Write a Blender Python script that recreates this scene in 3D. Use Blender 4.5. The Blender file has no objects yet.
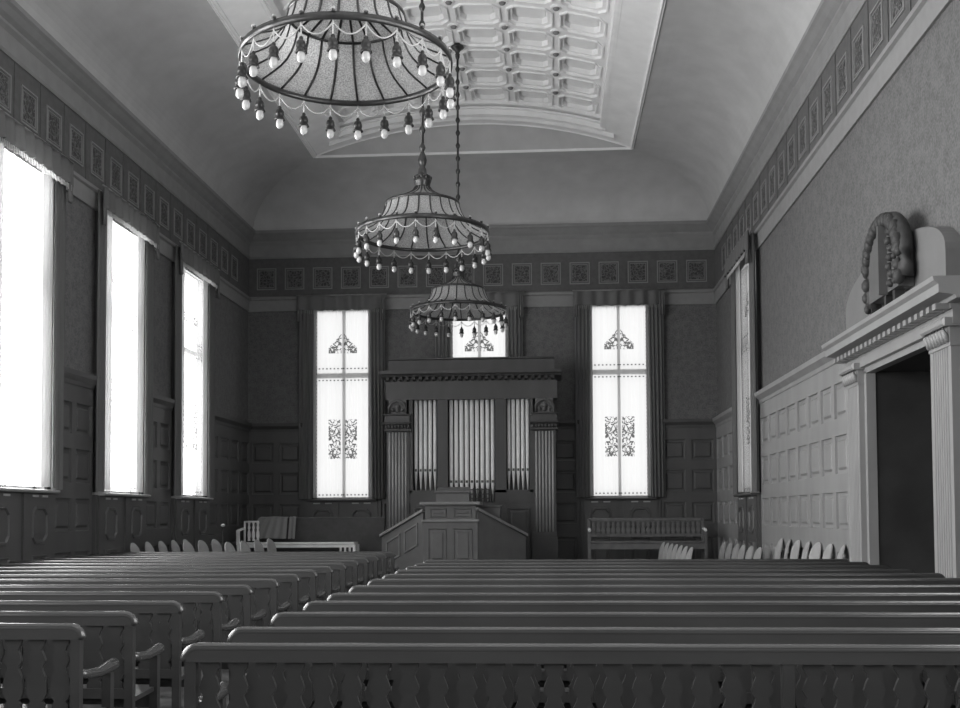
import bpy, math, random
from mathutils import Matrix, Vector
random.seed(7)
PI = math.pi
scene = bpy.context.scene
COL = scene.collection
sin, cos = math.sin, math.cos

# ------------------------------------------------------------------ measures
XL, XR, YB, YF = -7.25, 3.85, 25.63, -3.0
XC = -1.70
Z_CAP, Z_BAND0, Z_BAND1, Z_FR1, Z_COR0, Z_COR1 = 3.70, 6.39, 6.70, 7.70, 8.08, 8.30
Z_PANEL, INSET = 9.42, 2.07
SILL, WTOP = 1.89, 6.45

# ------------------------------------------------------------------ materials
MAT = {}

class NT:
    def __init__(s, name):
        m = bpy.data.materials.new(name); m.use_nodes = True
        s.m = m; s.t = m.node_tree; s.t.nodes.clear()
        s.out = s.t.nodes.new('ShaderNodeOutputMaterial')
    def n(s, typ, **kw):
        o = s.t.nodes.new(typ)
        for k, v in kw.items(): setattr(o, k, v)
        return o
    def l(s, a, b): s.t.links.new(a, b)
    def math(s, op, a, b=None, c=None):
        o = s.n('ShaderNodeMath', operation=op)
        for i, v in enumerate((a, b, c)):
            if v is None: continue
            if isinstance(v, (int, float)): o.inputs[i].default_value = v
            else: s.l(v, o.inputs[i])
        return o.outputs[0]

def g(v): return (v, v, v, 1)

def mat(name, v, rough=.6, metal=0., var=.15, scale=8., bump=.0, bscale=60., stretch=(1, 1, 1), spec=.5, coat=0.):
    N = NT(name)
    b = N.n('ShaderNodeBsdfPrincipled')
    b.inputs['Roughness'].default_value = rough
    b.inputs['Metallic'].default_value = metal
    b.inputs['Specular IOR Level'].default_value = spec
    b.inputs['Coat Weight'].default_value = coat
    b.inputs['Coat Roughness'].default_value = .12
    tc = N.n('ShaderNodeTexCoord'); mp = N.n('ShaderNodeMapping'); mp.inputs['Scale'].default_value = stretch
    N.l(tc.outputs['Object'], mp.inputs[0])
    no = N.n('ShaderNodeTexNoise'); no.inputs['Scale'].default_value = scale; no.inputs['Detail'].default_value = 5
    N.l(mp.outputs[0], no.inputs['Vector'])
    cr = N.n('ShaderNodeValToRGB')
    cr.color_ramp.elements[0].position = .3; cr.color_ramp.elements[1].position = .7
    cr.color_ramp.elements[0].color = g(v*(1-var)); cr.color_ramp.elements[1].color = g(min(1, v*(1+var)))
    N.l(no.outputs[0], cr.inputs[0]); N.l(cr.outputs[0], b.inputs['Base Color'])
    if bump:
        n2 = N.n('ShaderNodeTexNoise'); n2.inputs['Scale'].default_value = bscale; n2.inputs['Detail'].default_value = 3
        N.l(mp.outputs[0], n2.inputs['Vector'])
        bp = N.n('ShaderNodeBump'); bp.inputs['Strength'].default_value = bump; bp.inputs['Distance'].default_value = .01
        N.l(n2.outputs[0], bp.inputs['Height']); N.l(bp.outputs[0], b.inputs['Normal'])
    N.l(b.outputs[0], N.out.inputs[0])
    MAT[name] = N.m
    return N.m

def mat_damask(name, v):                      # wallpaper / woven hanging with a fine figured pattern
    N = NT(name); b = N.n('ShaderNodeBsdfPrincipled'); b.inputs['Roughness'].default_value = .85
    tc = N.n('ShaderNodeTexCoord')
    n1 = N.n('ShaderNodeTexNoise'); n1.inputs['Scale'].default_value = 34; n1.inputs['Detail'].default_value = 6
    vo = N.n('ShaderNodeTexVoronoi'); vo.inputs['Scale'].default_value = 9
    N.l(tc.outputs['Object'], n1.inputs['Vector']); N.l(tc.outputs['Object'], vo.inputs['Vector'])
    s = N.math('MULTIPLY_ADD', vo.outputs['Distance'], .25, n1.outputs[0])
    cr = N.n('ShaderNodeValToRGB'); cr.color_ramp.elements[0].position = .42; cr.color_ramp.elements[1].position = .78
    cr.color_ramp.elements[0].color = g(v*.72); cr.color_ramp.elements[1].color = g(v*1.32)
    N.l(s, cr.inputs[0]); N.l(cr.outputs[0], b.inputs['Base Color']); N.l(b.outputs[0], N.out.inputs[0])
    MAT[name] = N.m

def mat_scroll(name, lo, hi, scale=16.):      # carved / painted scrollwork of the frieze squares
    N = NT(name); b = N.n('ShaderNodeBsdfPrincipled'); b.inputs['Roughness'].default_value = .8
    tc = N.n('ShaderNodeTexCoord')
    w = N.n('ShaderNodeTexVoronoi', feature='DISTANCE_TO_EDGE'); w.inputs['Scale'].default_value = scale
    no = N.n('ShaderNodeTexNoise'); no.inputs['Scale'].default_value = 7
    mx = N.n('ShaderNodeMixRGB'); mx.inputs[0].default_value = .12
    N.l(tc.outputs['Object'], no.inputs['Vector'])
    N.l(tc.outputs['Object'], mx.inputs[1]); N.l(no.outputs['Color'], mx.inputs[2]); N.l(mx.outputs[0], w.inputs['Vector'])
    cr = N.n('ShaderNodeValToRGB'); cr.color_ramp.elements[0].position = .04; cr.color_ramp.elements[1].position = .16
    cr.color_ramp.elements[0].color = g(hi); cr.color_ramp.elements[1].color = g(lo)
    N.l(w.outputs['Distance'], cr.inputs[0]); N.l(cr.outputs[0], b.inputs['Base Color'])
    bp = N.n('ShaderNodeBump'); bp.inputs['Strength'].default_value = .6; bp.inputs['Distance'].default_value = .02; bp.invert = True
    N.l(w.outputs['Distance'], bp.inputs['Height']); N.l(bp.outputs[0], b.inputs['Normal'])
    N.l(b.outputs[0], N.out.inputs[0]); MAT[name] = N.m

def mat_emit(name, strength, v=1.):
    N = NT(name); e = N.n('ShaderNodeEmission'); e.inputs[0].default_value = g(v); e.inputs[1].default_value = strength
    N.l(e.outputs[0], N.out.inputs[0]); MAT[name] = N.m

def mat_fabric(name, v, trans=.35, alpha=1., stripes=0., rad=False):
    N = NT(name); d = N.n('ShaderNodeBsdfDiffuse'); t = N.n('ShaderNodeBsdfTranslucent')
    d.inputs[0].default_value = g(v); t.inputs[0].default_value = g(v)
    if stripes:
        tc = N.n('ShaderNodeTexCoord'); no = N.n('ShaderNodeTexNoise'); no.inputs['Scale'].default_value = stripes
        no.inputs['Detail'].default_value = 2
        N.l(tc.outputs['Object'], no.inputs['Vector'])
        cr = N.n('ShaderNodeValToRGB'); cr.color_ramp.elements[0].position = .35; cr.color_ramp.elements[1].position = .65
        cr.color_ramp.elements[0].color = g(v*.6); cr.color_ramp.elements[1].color = g(min(1, v*1.25))
        N.l(no.outputs[0], cr.inputs[0]); N.l(cr.outputs[0], d.inputs[0]); N.l(cr.outputs[0], t.inputs[0])
    mx = N.n('ShaderNodeMixShader'); mx.inputs[0].default_value = trans
    N.l(d.outputs[0], mx.inputs[1]); N.l(t.outputs[0], mx.inputs[2])
    o = mx.outputs[0]
    if alpha < 1:
        tr = N.n('ShaderNodeBsdfTransparent'); m2 = N.n('ShaderNodeMixShader'); m2.inputs[0].default_value = alpha
        N.l(tr.outputs[0], m2.inputs[1]); N.l(o, m2.inputs[2]); o = m2.outputs[0]
    N.l(o, N.out.inputs[0]); MAT[name] = N.m

def mat_lace(name, hw, base_alpha=.10, thread=.3, dens=.62):
    """net curtain: thin net, worked borders and two worked medallions (object x across, z up)"""
    N = NT(name)
    tc = N.n('ShaderNodeTexCoord'); sp = N.n('ShaderNodeSeparateXYZ'); N.l(tc.outputs['Object'], sp.inputs[0])
    X = N.math('ABSOLUTE', sp.outputs['X']); Z = sp.outputs['Z']
    def box(x0, x1, z0, z1):
        a = N.math('GREATER_THAN', X, x0); b = N.math('LESS_THAN', X, x1)
        c = N.math('GREATER_THAN', Z, z0); d = N.math('LESS_THAN', Z, z1)
        return N.math('MULTIPLY', N.math('MULTIPLY', a, b), N.math('MULTIPLY', c, d))
    # mirrored figure so both halves match
    cb = N.n('ShaderNodeCombineXYZ'); N.l(X, cb.inputs[0]); N.l(Z, cb.inputs[2])
    v1 = N.n('ShaderNodeTexVoronoi', feature='DISTANCE_TO_EDGE'); v1.inputs['Scale'].default_value = 9
    N.l(cb.outputs[0], v1.inputs['Vector'])
    no = N.n('ShaderNodeTexNoise'); no.inputs['Scale'].default_value = 13; no.inputs['Detail'].default_value = 2; no.inputs['Distortion'].default_value = 1.6
    N.l(cb.outputs[0], no.inputs['Vector'])
    fig = N.math('MAXIMUM', N.math('GREATER_THAN', no.outputs[0], .56), N.math('MULTIPLY', N.math('LESS_THAN', v1.outputs['Distance'], .10), N.math('GREATER_THAN', no.outputs[0], .42)))
    k = hw/.70
    low = N.math('MULTIPLY', box(.05*k, .34*k, 2.85, 3.78), fig)
    # upper crown: triangular top edge
    top = N.math('MULTIPLY_ADD', X, -1.1/k, 5.86)
    up = N.math('MULTIPLY', N.math('MULTIPLY', box(.03*k, .34*k, 5.36, 5.86), N.math('LESS_THAN', Z, top)), fig)
    # dotted borders
    def dots(coord, sc): return N.math('GREATER_THAN', N.math('SINE', N.math('MULTIPLY', coord, sc)), .2)
    bx = N.math('MULTIPLY', box(hw*.885, hw*.92, 1.98, 6.3), dots(Z, 70.))
    bz = N.math('MULTIPLY', N.math('MAXIMUM', N.math('MAXIMUM', box(0, hw*.9, 1.98, 2.01), box(0, hw*.9, 4.98, 5.01)), box(0, hw*.9, 4.70, 4.73)), dots(X, 70.))
    m = N.math('MAXIMUM', N.math('MAXIMUM', low, up), N.math('MAXIMUM', bx, bz))
    alpha = N.math('MINIMUM', N.math('MULTIPLY_ADD', m, dens, base_alpha), 1.)
    d = N.n('ShaderNodeBsdfDiffuse'); d.inputs[0].default_value = g(.7)
    t = N.n('ShaderNodeBsdfTranslucent')
    cm = N.n('ShaderNodeMixRGB'); cm.inputs[1].default_value = g(.85); cm.inputs[2].default_value = g(thread); N.l(m, cm.inputs[0]); N.l(cm.outputs[0], t.inputs[0]); N.l(cm.outputs[0], d.inputs[0])
    mx = N.n('ShaderNodeMixShader'); mx.inputs[0].default_value = .8
    N.l(d.outputs[0], mx.inputs[1]); N.l(t.outputs[0], mx.inputs[2])
    tr = N.n('ShaderNodeBsdfTransparent'); m2 = N.n('ShaderNodeMixShader')
    N.l(alpha, m2.inputs[0]); N.l(tr.outputs[0], m2.inputs[1]); N.l(mx.outputs[0], m2.inputs[2])
    N.l(m2.outputs[0], N.out.inputs[0]); MAT[name] = N.m

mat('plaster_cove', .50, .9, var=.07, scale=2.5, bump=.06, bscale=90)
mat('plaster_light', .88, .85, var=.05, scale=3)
mat('plaster_cornice', .26, .85, var=.08, scale=4)
mat('plaster_rose', .22, .8)
mat_damask('wallpaper', .125)
mat('frieze_ground', .105, .8, var=.12, scale=10)
mat('frieze_line', .25, .7, var=.08)
mat_scroll('frieze_scroll', .05, .15)
mat('band_paint', .25, .75, var=.06)
mat('wainscot_lit', .26, .42, var=.10, scale=3, stretch=(1, 1, .25), bump=.03)  # lit copy of the wainscot wood, for the wall facing the windows
mat('wainscot_shaded', .082, .45, var=.12, scale=3, stretch=(1, 1, .25), bump=.03)  # same wood, shade of the backlit walls put into the colour
mat('portal_wood', .28, .45, var=.08, scale=3, stretch=(1, 1, .25))
mat('lunette_paint', .17, .6, var=.08, scale=3)
mat('passage_shade', .035, .6, var=.3, scale=2)  # near-black passage lining, darkness of the unlit space put into its colour
mat('pew_wood', .033, .30, var=.25, scale=4, stretch=(.4, 1, 1), spec=.5, bump=.02, bscale=25)
mat('pew_rail', .045, .24, var=.15, scale=4, stretch=(.3, 1, 1), spec=.6)
mat('organ_wood', .055, .42, var=.15, scale=4, stretch=(1, 1, .3))
mat('organ_flute_lit', .36, .4, var=.1, scale=4)  # lighter than the case: lit edges of the fluting put into the colour
mat('pipe_metal', .85, .35, metal=.0, var=.05, scale=6)
mat('pipe_mouth', .10, .5)
mat('pulpit_wood', .11, .42, var=.12, scale=4)
mat('pulpit_trim', .20, .4, var=.1, scale=4)
mat('floor_carpet', .075, .8, var=.25, scale=6, bump=.2, bscale=180)
mat('dais_wood', .06, .6, var=.2)
mat('bench_wood', .12, .4, var=.2, scale=5)
mat('bench_light', .8, .4, var=.08, scale=5)
mat('plywood', .36, .42, var=.12, scale=5)
mat('chair_metal', .05, .4, metal=.6)
mat('chair_seat', .10, .4, var=.2)
mat('bronze', .05, .32, metal=.55, var=.2, scale=12)
mat('bronze_light', .30, .3, metal=.5, var=.1, scale=12)
mat('carved_wood', .04, .6, var=.3, scale=14)
mat('shield_field', .12, .4, var=.1, scale=4)
mat('bulb_glass', .5, .15, var=.02)
mat('bead_glass', .46, .3, var=.1, scale=80)
mat_fabric('bead_shade', .48, .5, stripes=90.)
mat_fabric('drape_cloth', .24, .4)
mat_fabric('drape_lit', .62, .45)  # drape next to the glass, its backlit paleness put into the colour
mat_fabric('drape_back', .30, .5)
mat_fabric('throw_cloth', .26, .05)
mat_lace('lace_side', .86, .25, .12, .7)
mat_lace('lace_back', .70, .50, .10, .45)
mat('sash_paint', .42, .5, var=.05)
mat('brass_rod', .35, .3, metal=.7)
for i_, e_ in enumerate((9., 15., 19., 20., 17., 9., 5.)): mat_emit('daylight_left_%d' % i_, e_)
mat_emit('daylight_back', .98)
mat_emit('daylight_right', 12.0); mat_emit('daylight_right_far', 1.3)
mat_emit('daylight_front', .3)

# ------------------------------------------------------------------ mesh builder
class MB:
    def __init__(s): s.v = []; s.f = []; s.sm = []; s.mi = []; s.cur = 0
    def quadmesh(s, vs, fs, smooth=False):
        o = len(s.v); s.v += [tuple(p) for p in vs]
        for f in fs: s.f.append(tuple(i+o for i in f)); s.sm.append(smooth); s.mi.append(s.cur)
        return s
    def box(s, x0, x1, y0, y1, z0, z1):
        v = [(x0, y0, z0), (x1, y0, z0), (x1, y1, z0), (x0, y1, z0), (x0, y0, z1), (x1, y0, z1), (x1, y1, z1), (x0, y1, z1)]
        return s.quadmesh(v, [(0, 3, 2, 1), (4, 5, 6, 7), (0, 1, 5, 4), (1, 2, 6, 5), (2, 3, 7, 6), (3, 0, 4, 7)])
    def bbox(s, x0, x1, y0, y1, z0, z1, b=.01):          # box whose -Y face is bevelled towards the viewer side
        v = [(x0, y1, z0), (x1, y1, z0), (x1, y1, z1), (x0, y1, z1), (x0, y0+b, z0), (x1, y0+b, z0), (x1, y0+b, z1), (x0, y0+b, z1),
             (x0+b, y0, z0+b), (x1-b, y0, z0+b), (x1-b, y0, z1-b), (x0+b, y0, z1-b)]
        f = [(0, 3, 2, 1), (0, 1, 5, 4), (1, 2, 6, 5), (2, 3, 7, 6), (3, 0, 4, 7), (4, 5, 9, 8), (5, 6, 10, 9), (6, 7, 11, 10), (7, 4, 8, 11), (8, 9, 10, 11)]
        return s.quadmesh(v, [tuple(reversed(q)) for q in f][:0] + f)
    def prism(s, poly, a0, a1, axis='x', smooth=False):
        """poly of 2-D points extruded along axis; x:(y,z) y:(x,z) z:(x,y)"""
        n = len(poly)
        def P(p, a): return {'x': (a, p[0], p[1]), 'y': (p[0], a, p[1]), 'z': (p[0], p[1], a)}[axis]
        vs = [P(p, a0) for p in poly]+[P(p, a1) for p in poly]
        s.quadmesh(vs, [(i, (i+1) % n, (i+1) % n+n, i+n) for i in range(n)], smooth)
        o = len(s.v)-2*n
        s.f.append(tuple(range(o+n-1, o-1, -1))); s.f.append(tuple(range(o+n, o+2*n))); s.sm += [False]*2; s.mi += [s.cur]*2
        return s
    def lathe(s, prof, n=16, c=(0, 0, 0), smooth=True, close=False, flute=0, fd=0):
        m = len(prof); vs = []
        for i in range(n):
            a = 2*PI*i/n
            for r, z in prof: vs.append((c[0]+r*cos(a), c[1]+r*sin(a), c[2]+z))
        fs = []
        rng = m if close else m-1
        for i in range(n):
            j = (i+1) % n
            for k in range(rng):
                l = (k+1) % m
                fs.append((i*m+k, j*m+k, j*m+l, i*m+l))
        return s.quadmesh(vs, fs, smooth)
    def tube(s, pts, r, n=6, smooth=True, cap=True):
        pts = [Vector(p) for p in pts]; m = len(pts); vs = []
        rr = r if isinstance(r, (list, tuple)) else [r]*m
        up = Vector((0, 0, 1))
        for i, p in enumerate(pts):
            t = (pts[min(i+1, m-1)]-pts[max(i-1, 0)]).normalized()
            a = t.cross(up)
            if a.length < 1e-3: a = t.cross(Vector((0, 1, 0)))
            a.normalize(); b = t.cross(a)
            for k in range(n):
                w = 2*PI*k/n; vs.append(p+a*cos(w)*rr[i]+b*sin(w)*rr[i])
        fs = [(i*n+k, (i+1)*n+k, (i+1)*n+(k+1) % n, i*n+(k+1) % n) for i in range(m-1) for k in range(n)]
        if cap: fs += [tuple(range(n)), tuple(range((m-1)*n+n-1, (m-1)*n-1, -1))]
        return s.quadmesh(vs, fs, smooth)
    def ball(s, c, r, n=8, m=6, sx=1, sy=1, sz=1):
        vs = []; fs = []
        for i in range(m+1):
            a = PI*i/m
            for k in range(n):
                w = 2*PI*k/n; vs.append((c[0]+r*sx*sin(a)*cos(w), c[1]+r*sy*sin(a)*sin(w), c[2]+r*sz*cos(a)))
        for i in range(m):
            for k in range(n): fs.append((i*n+k, (i+1)*n+k, (i+1)*n+(k+1) % n, i*n+(k+1) % n))
        return s.quadmesh(vs, fs, True)
    def mesh(s, name, mats):
        me = bpy.data.meshes.new(name); me.from_pydata(s.v, [], s.f)
        if not isinstance(mats, (list, tuple)): mats = [mats]
        for m in mats: me.materials.append(MAT[m])
        me.polygons.foreach_set('use_smooth', s.sm); me.polygons.foreach_set('material_index', s.mi)
        me.update(); return me
    def build(s, name, mats, parent=None, loc=(0, 0, 0), rz=0):
        o = bpy.data.objects.new(name, s.mesh(name, mats)); COL.objects.link(o)
        if parent: o.parent = parent
        o.location = loc; o.rotation_euler = (0, 0, rz)
        return o

def tag(o, label=None, cat=None, group=None, kind=None):
    if label: o['label'] = label
    if cat: o['category'] = cat
    if group: o['group'] = group
    if kind: o['kind'] = kind
    return o
def struct(o): o['kind'] = 'structure'; return o
def thing(name, label, cat, loc=(0, 0, 0), rz=0, group=None):
    o = bpy.data.objects.new(name, None); COL.objects.link(o); o.empty_display_size = .1
    o.location = loc; o.rotation_euler = (0, 0, rz)
    return tag(o, label, cat, group)
def kids(o): return KIDS.get(o.name, [])
def copy_tree(root, loc, rz, label):
    ch_of = {}
    for o in COL.objects:
        if o.parent: ch_of.setdefault(o.parent, []).append(o)
    def rec(o, par):
        c = o.copy(); COL.objects.link(c)
        if par: c.parent = par
        for ch in ch_of.get(o, []): rec(ch, c)
        return c
    r = rec(root, None); r.location = loc; r.rotation_euler = (0, 0, rz); r['label'] = label
    return r
ORD = ['first', 'second', 'third', 'fourth', 'fifth', 'sixth', 'seventh', 'eighth', 'ninth', 'tenth', 'eleventh', 'twelfth', 'thirteenth', 'fourteenth', 'fifteenth', 'sixteenth']

# wall frames: local x along wall, -y into the room
WALLS = {'back': ((XC, YB, 0), 0.), 'left': ((XL, 0, 0), PI/2), 'right': ((XR, 0, 0), -PI/2), 'front': ((XC, YF, 0), PI)}
def U(wall, u):      # world coordinate along the wall -> local x
    return {'back': u-XC, 'left': u, 'right': -u, 'front': -(u-XC)}[wall]

# ------------------------------------------------------------------ room shell
WIN_L = [.05, 3.6, 7.15, 10.7, 14.25, 17.8, 21.35]
WIN_R = [21.35, 7.15, 3.6, .05]
WIN_B = [-4.95, -1.70, 1.575]
WIN_F = [-4.95, 1.575]
HW_S, HW_B = .86, .70

def wall_mesh(mb, u0, u1, z0, z1, holes, depth=.22):
    us = sorted(set([u0, u1]+[h[0] for h in holes]+[h[1] for h in holes]))
    for a, b in zip(us, us[1:]):
        hs = [h for h in holes if h[0] <= a+1e-6 and h[1] >= b-1e-6]
        segs = [(z0, z1)] if not hs else [(z0, hs[0][2]), (hs[0][3], z1)]
        for p, q in segs:
            if q-p > 1e-6: mb.quadmesh([(a, 0, p), (b, 0, p), (b, 0, q), (a, 0, q)], [(0, 1, 2, 3)])
    for a, b, p, q in holes:
        mb.quadmesh([(a, 0, p), (b, 0, p), (b, 0, q), (a, 0, q), (a, depth, p), (b, depth, p), (b, depth, q), (a, depth, q)],
                    [(0, 4, 5, 1), (1, 5, 6, 2), (2, 6, 7, 3), (3, 7, 4, 0)])

def make_wall(side, u0, u1, wins, hw, extra=[]):
    mb = MB()
    holes = []
    for w in wins:
        c = U(side, w); holes.append((c-hw, c+hw, SILL, WTOP))
    a, b = sorted((U(side, u0), U(side, u1)))
    wall_mesh(mb, a, b, 0, Z_COR1, holes+extra)
    # slab behind so that the wall has thickness
    loc, rz = WALLS[side]
    return struct(mb.build('wall_'+side, 'wallpaper', loc=loc, rz=rz))
make_wall('left', YF, YB, WIN_L, HW_S)
make_wall('back', XL, XR, WIN_B, HW_B)
DOOR0, DOOR1, DOORZ = 10.95, 13.35, 3.20
make_wall('right', YF, YB, WIN_R, HW_S, [(-DOOR1, -DOOR0, 0, DOORZ)])
make_wall('front', XL, XR, WIN_F, HW_B)
struct(MB().box(XL-.3, XR+.3, YF-.3, YB+.3, -.1, 0).build('floor', 'floor_carpet'))

# wall dressing -----------------------------------------------------------
def panel(mb, u0, u1, z0, z1, n0, raise_=.022, w=.035):
    """bolection moulding ring plus a fielded centre, on a face at local y=-n0"""
    def ring(r): return r
    rects = [(0, -.001), (.010, raise_), (w-.014, raise_), (w, .003), (w+.035, .003), (w+.065, .018)]
    vs = []
    for d, h in rects:
        vs += [(u0+d, -n0-h, z0+d), (u1-d, -n0-h, z0+d), (u1-d, -n0-h, z1-d), (u0+d, -n0-h, z1-d)]
    fs = []
    for k in range(len(rects)-1):
        for i in range(4):
            j = (i+1) % 4; fs.append((k*4+i, k*4+j, k*4+4+j, k*4+4+i))
    k = (len(rects)-1)*4; fs.append((k, k+1, k+2, k+3))
    mb.quadmesh(vs, fs)
def panel_in(mb, u0, u1, z0, z1, n0):
    rects = [(0, 0), (.006, -.032), (.028, -.036), (.055, -.036), (.085, -.012)]
    vs = []
    for d, h in rects: vs += [(u0+d, -n0-h, z0+d), (u1-d, -n0-h, z0+d), (u1-d, -n0-h, z1-d), (u0+d, -n0-h, z1-d)]
    fs = [(k*4+i, k*4+(i+1) % 4, k*4+4+(i+1) % 4, k*4+4+i) for k in range(len(rects)-1) for i in range(4)]
    k = (len(rects)-1)*4; fs.append((k, k+1, k+2, k+3)); mb.quadmesh(vs, fs)
ROWS = [(3.23, 2.76), (2.53, 2.02), (1.78, 1.29), (.98, .28)]
def wainscot(side, segs, material, tn):
    """segs: (a,b,ncols) world coordinate along the wall"""
    mb = MB()
    for a, b, nc in segs:
        p, q = sorted((U(side, a), U(side, b)))
        # cap: stepped cornice
        mb.prism([(-.001, 3.50), (-.07, 3.50), (-.08, 3.56), (-.12, 3.60), (-.15, 3.63), (-.16, 3.70), (-.001, 3.70)], p, q, 'x')
        mb.prism([(-.001, 0), (-.07, 0), (-.07, .16), (-.05, .19), (-.001, .19)], p, q, 'x')
        pitch = (q-p)/nc
        w = min(.59, pitch*.78)/2; cs = [p+pitch*(i+.5) for i in range(nc)]
        us = sorted([p, q]+[c-w for c in cs]+[c+w for c in cs]); zs = sorted([0, 3.52]+[z for r in ROWS for z in r])
        for i in range(len(us)-1):
            for k in range(len(zs)-1):
                if i % 2 and k % 2: panel_in(mb, us[i], us[i+1], zs[k], zs[k+1], .055)
                else: mb.quadmesh([(us[i], -.055, zs[k]), (us[i+1], -.055, zs[k]), (us[i+1], -.055, zs[k+1]), (us[i], -.055, zs[k+1])], [(0, 1, 2, 3)])
        for e in (p, q): mb.quadmesh([(e, -.055, 0), (e, -.001, 0), (e, -.001, 3.52), (e, -.055, 3.52)], [(0, 1, 2, 3)])
    loc, rz = WALLS[side]
    return struct(mb.build('trim_%d' % tn, material, loc=loc, rz=rz))
def aprons(side, wins, hw, material, tn):
    mb = MB()
    for wv in wins:
        c = U(side, wv); a, b = c-hw-.22, c+hw+.22
        mb.cur = 0
        mb.box(a, b, -.10, -.001, 0, SILL-.04)
        for s in (-1, 1):
            cc = c+s*(hw+.22)*.5; w = .30
            mb.box(cc-.42*hw/.86-.04, cc+.42*hw/.86+.04, -.13, -.10, .1, SILL-.06)
            # long octagon moulding
            def oct(w, h0, h1, k): return [(cc-w, h0+k), (cc-w+k, h0), (cc+w-k, h0), (cc+w, h0+k), (cc+w, h1-k), (cc+w-k, h1), (cc-w+k, h1), (cc-w, h1-k)]
            rs = [(oct(.235, 1.13, 1.66, .09), .13), (oct(.225, 1.14, 1.65, .09), .155), (oct(.195, 1.17, 1.62, .08), .155), (oct(.18, 1.19, 1.60, .08), .125)]
            vs = [(x, -h, z) for pts, h in rs for x, z in pts]
            mb.quadmesh(vs, [(k*8+i, k*8+(i+1) % 8, k*8+8+(i+1) % 8, k*8+8+i) for k in range(3) for i in range(8)]+[tuple(range(24, 32))])
            for zz in (1.27, 1.52): mb.box(cc-.15, cc+.15, -.14, -.12, zz, zz+.02)
            panel(mb, cc-.22, cc+.22, .3, .98, .13)
            mb.cur = 1
            for k in (-1, 1): mb.box(cc+k*.14-.08, cc+k*.14+.08, -.145, -.12, SILL-.11, SILL-.08)  # pale bars painting the lit slots under the sill
            mb.cur = 0
    loc, rz = WALLS[side]
    return struct(mb.build('trim_%d' % tn, [material, 'sash_paint'], loc=loc, rz=rz))
zone = 1.10
segsL = []; prev = YF
for w in WIN_L:
    segsL.append((prev, w-zone, 2)); prev = w+zone
segsL.append((prev, YB-.01, 4))
wainscot('left', segsL, 'wainscot_shaded', 1)
aprons('left', WIN_L, HW_S, 'wainscot_shaded', 2)
wainscot('right', [(21.35+zone, YB-.01, 4), (14.31, 21.35-zone, 8), (8.25, 10.0, 2), (4.7, 6.05, 2), (1.15, 2.5, 2)], 'wainscot_lit', 3)
aprons('right', WIN_R, HW_S, 'wainscot_shaded', 4)
wainscot('back', [(XL+.05, -4.95-.93, 2), (-4.95+.93, -1.70-.93, 2), (-1.70+.93, 1.575-.93, 2), (1.575+.93, XR-.05, 2)], 'wainscot_shaded', 5)
aprons('back', WIN_B, HW_B, 'wainscot_shaded', 6)

# frieze, light band, cornice --------------------------------------------
def frieze(side, u0, u1, centres, tn):
    a, b = sorted((U(side, u0), U(side, u1)))
    mb = MB()
    mb.cur = 0; mb.box(a, b, -.03, -.001, Z_BAND1, Z_FR1)                         # dark ground
    mb.cur = 1                                                                    # light band and its bead
    mb.prism([(-.001, Z_BAND0), (-.035, Z_BAND0), (-.045, Z_BAND1-.05), (-.085, Z_BAND1-.03), (-.09, Z_BAND1+.02), (-.03, Z_BAND1+.05), (-.001, Z_BAND1+.05)], a, b, 'x')
    mb.cur = 2
    mb.prism([(-.001, Z_FR1-.04), (-.05, Z_FR1-.04), (-.07, Z_FR1), (-.001, Z_FR1)], a, b, 'x')
    for i in range(len(centres)):
        c = U(side, centres[i]); w, z0, z1 = .235, 6.91, 7.43
        mb.cur = 3
        for (d, t, h) in ((0, .022, .045), (.05, .010, .038)):
            for r in ((c-w+d, c+w-d, z0+d, z0+d+t), (c-w+d, c+w-d, z1-d-t, z1-d), (c-w+d, c-w+d+t, z0+d+t, z1-d-t), (c+w-d-t, c+w-d, z0+d+t, z1-d-t)):
                mb.box(r[0], r[1], -h, -.03, r[2], r[3])
        mb.cur = 4; mb.box(c-w+.065, c+w-.065, -.034, -.03, z0+.065, z1-.065)
        mb.cur = 5                                                                # carved roundel and corner leaves
        zc = (z0+z1)/2
        mb.tube([(c+.10*cos(t*PI/6), -.036, zc+.10*sin(t*PI/6)) for t in range(13)], .010, 5)
        mb.ball((c, -.036, zc), .028)
        for sx in (-1, 1):
            for sz in (-1, 1):
                mb.tube([(c+sx*.08, -.036, zc+sz*.10), (c+sx*.13, -.038, zc+sz*.15), (c+sx*.13, -.036, zc+sz*.18)], .009, 5)
    mb.cur = 0
    for i in range(len(centres)-1):                                               # stiles between the squares
        m = (U(side, centres[i])+U(side, centres[i+1]))/2
        mb.box(m-.055, m+.055, -.042, -.03, Z_BAND1+.06, Z_FR1-.05)
    mb.cur = 2
    mb.prism([(-.001, Z_FR1), (-.03, Z_FR1), (-.035, Z_COR0-.10), (-.08, Z_COR0-.04), (-.08, Z_COR0), (-.14, Z_COR0+.05), (-.20, Z_COR0+.12), (-.24, Z_COR0+.15), (-.24, Z_COR1), (-.18, Z_COR1+.02), (-.001, Z_COR1+.02)], a, b, 'x')
    loc, rz = WALLS[side]
    struct(mb.build('trim_%d' % tn, ['frieze_ground', 'band_paint', 'plaster_cornice', 'frieze_line', 'frieze_scroll', 'frieze_ground'], loc=loc, rz=rz))
frieze('left', YF, YB, [16.05+.757*k for k in range(-24, 12)], 7)
frieze('right', YF, YB, [12.05+.7625*k for k in range(-19, 17)], 8)
frieze('back', XL, XR, [XC+.679*(k-7.5) for k in range(16)], 9)
frieze('front', XL, XR, [XC+.679*(k-7.5) for k in range(16)], 10)

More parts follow.
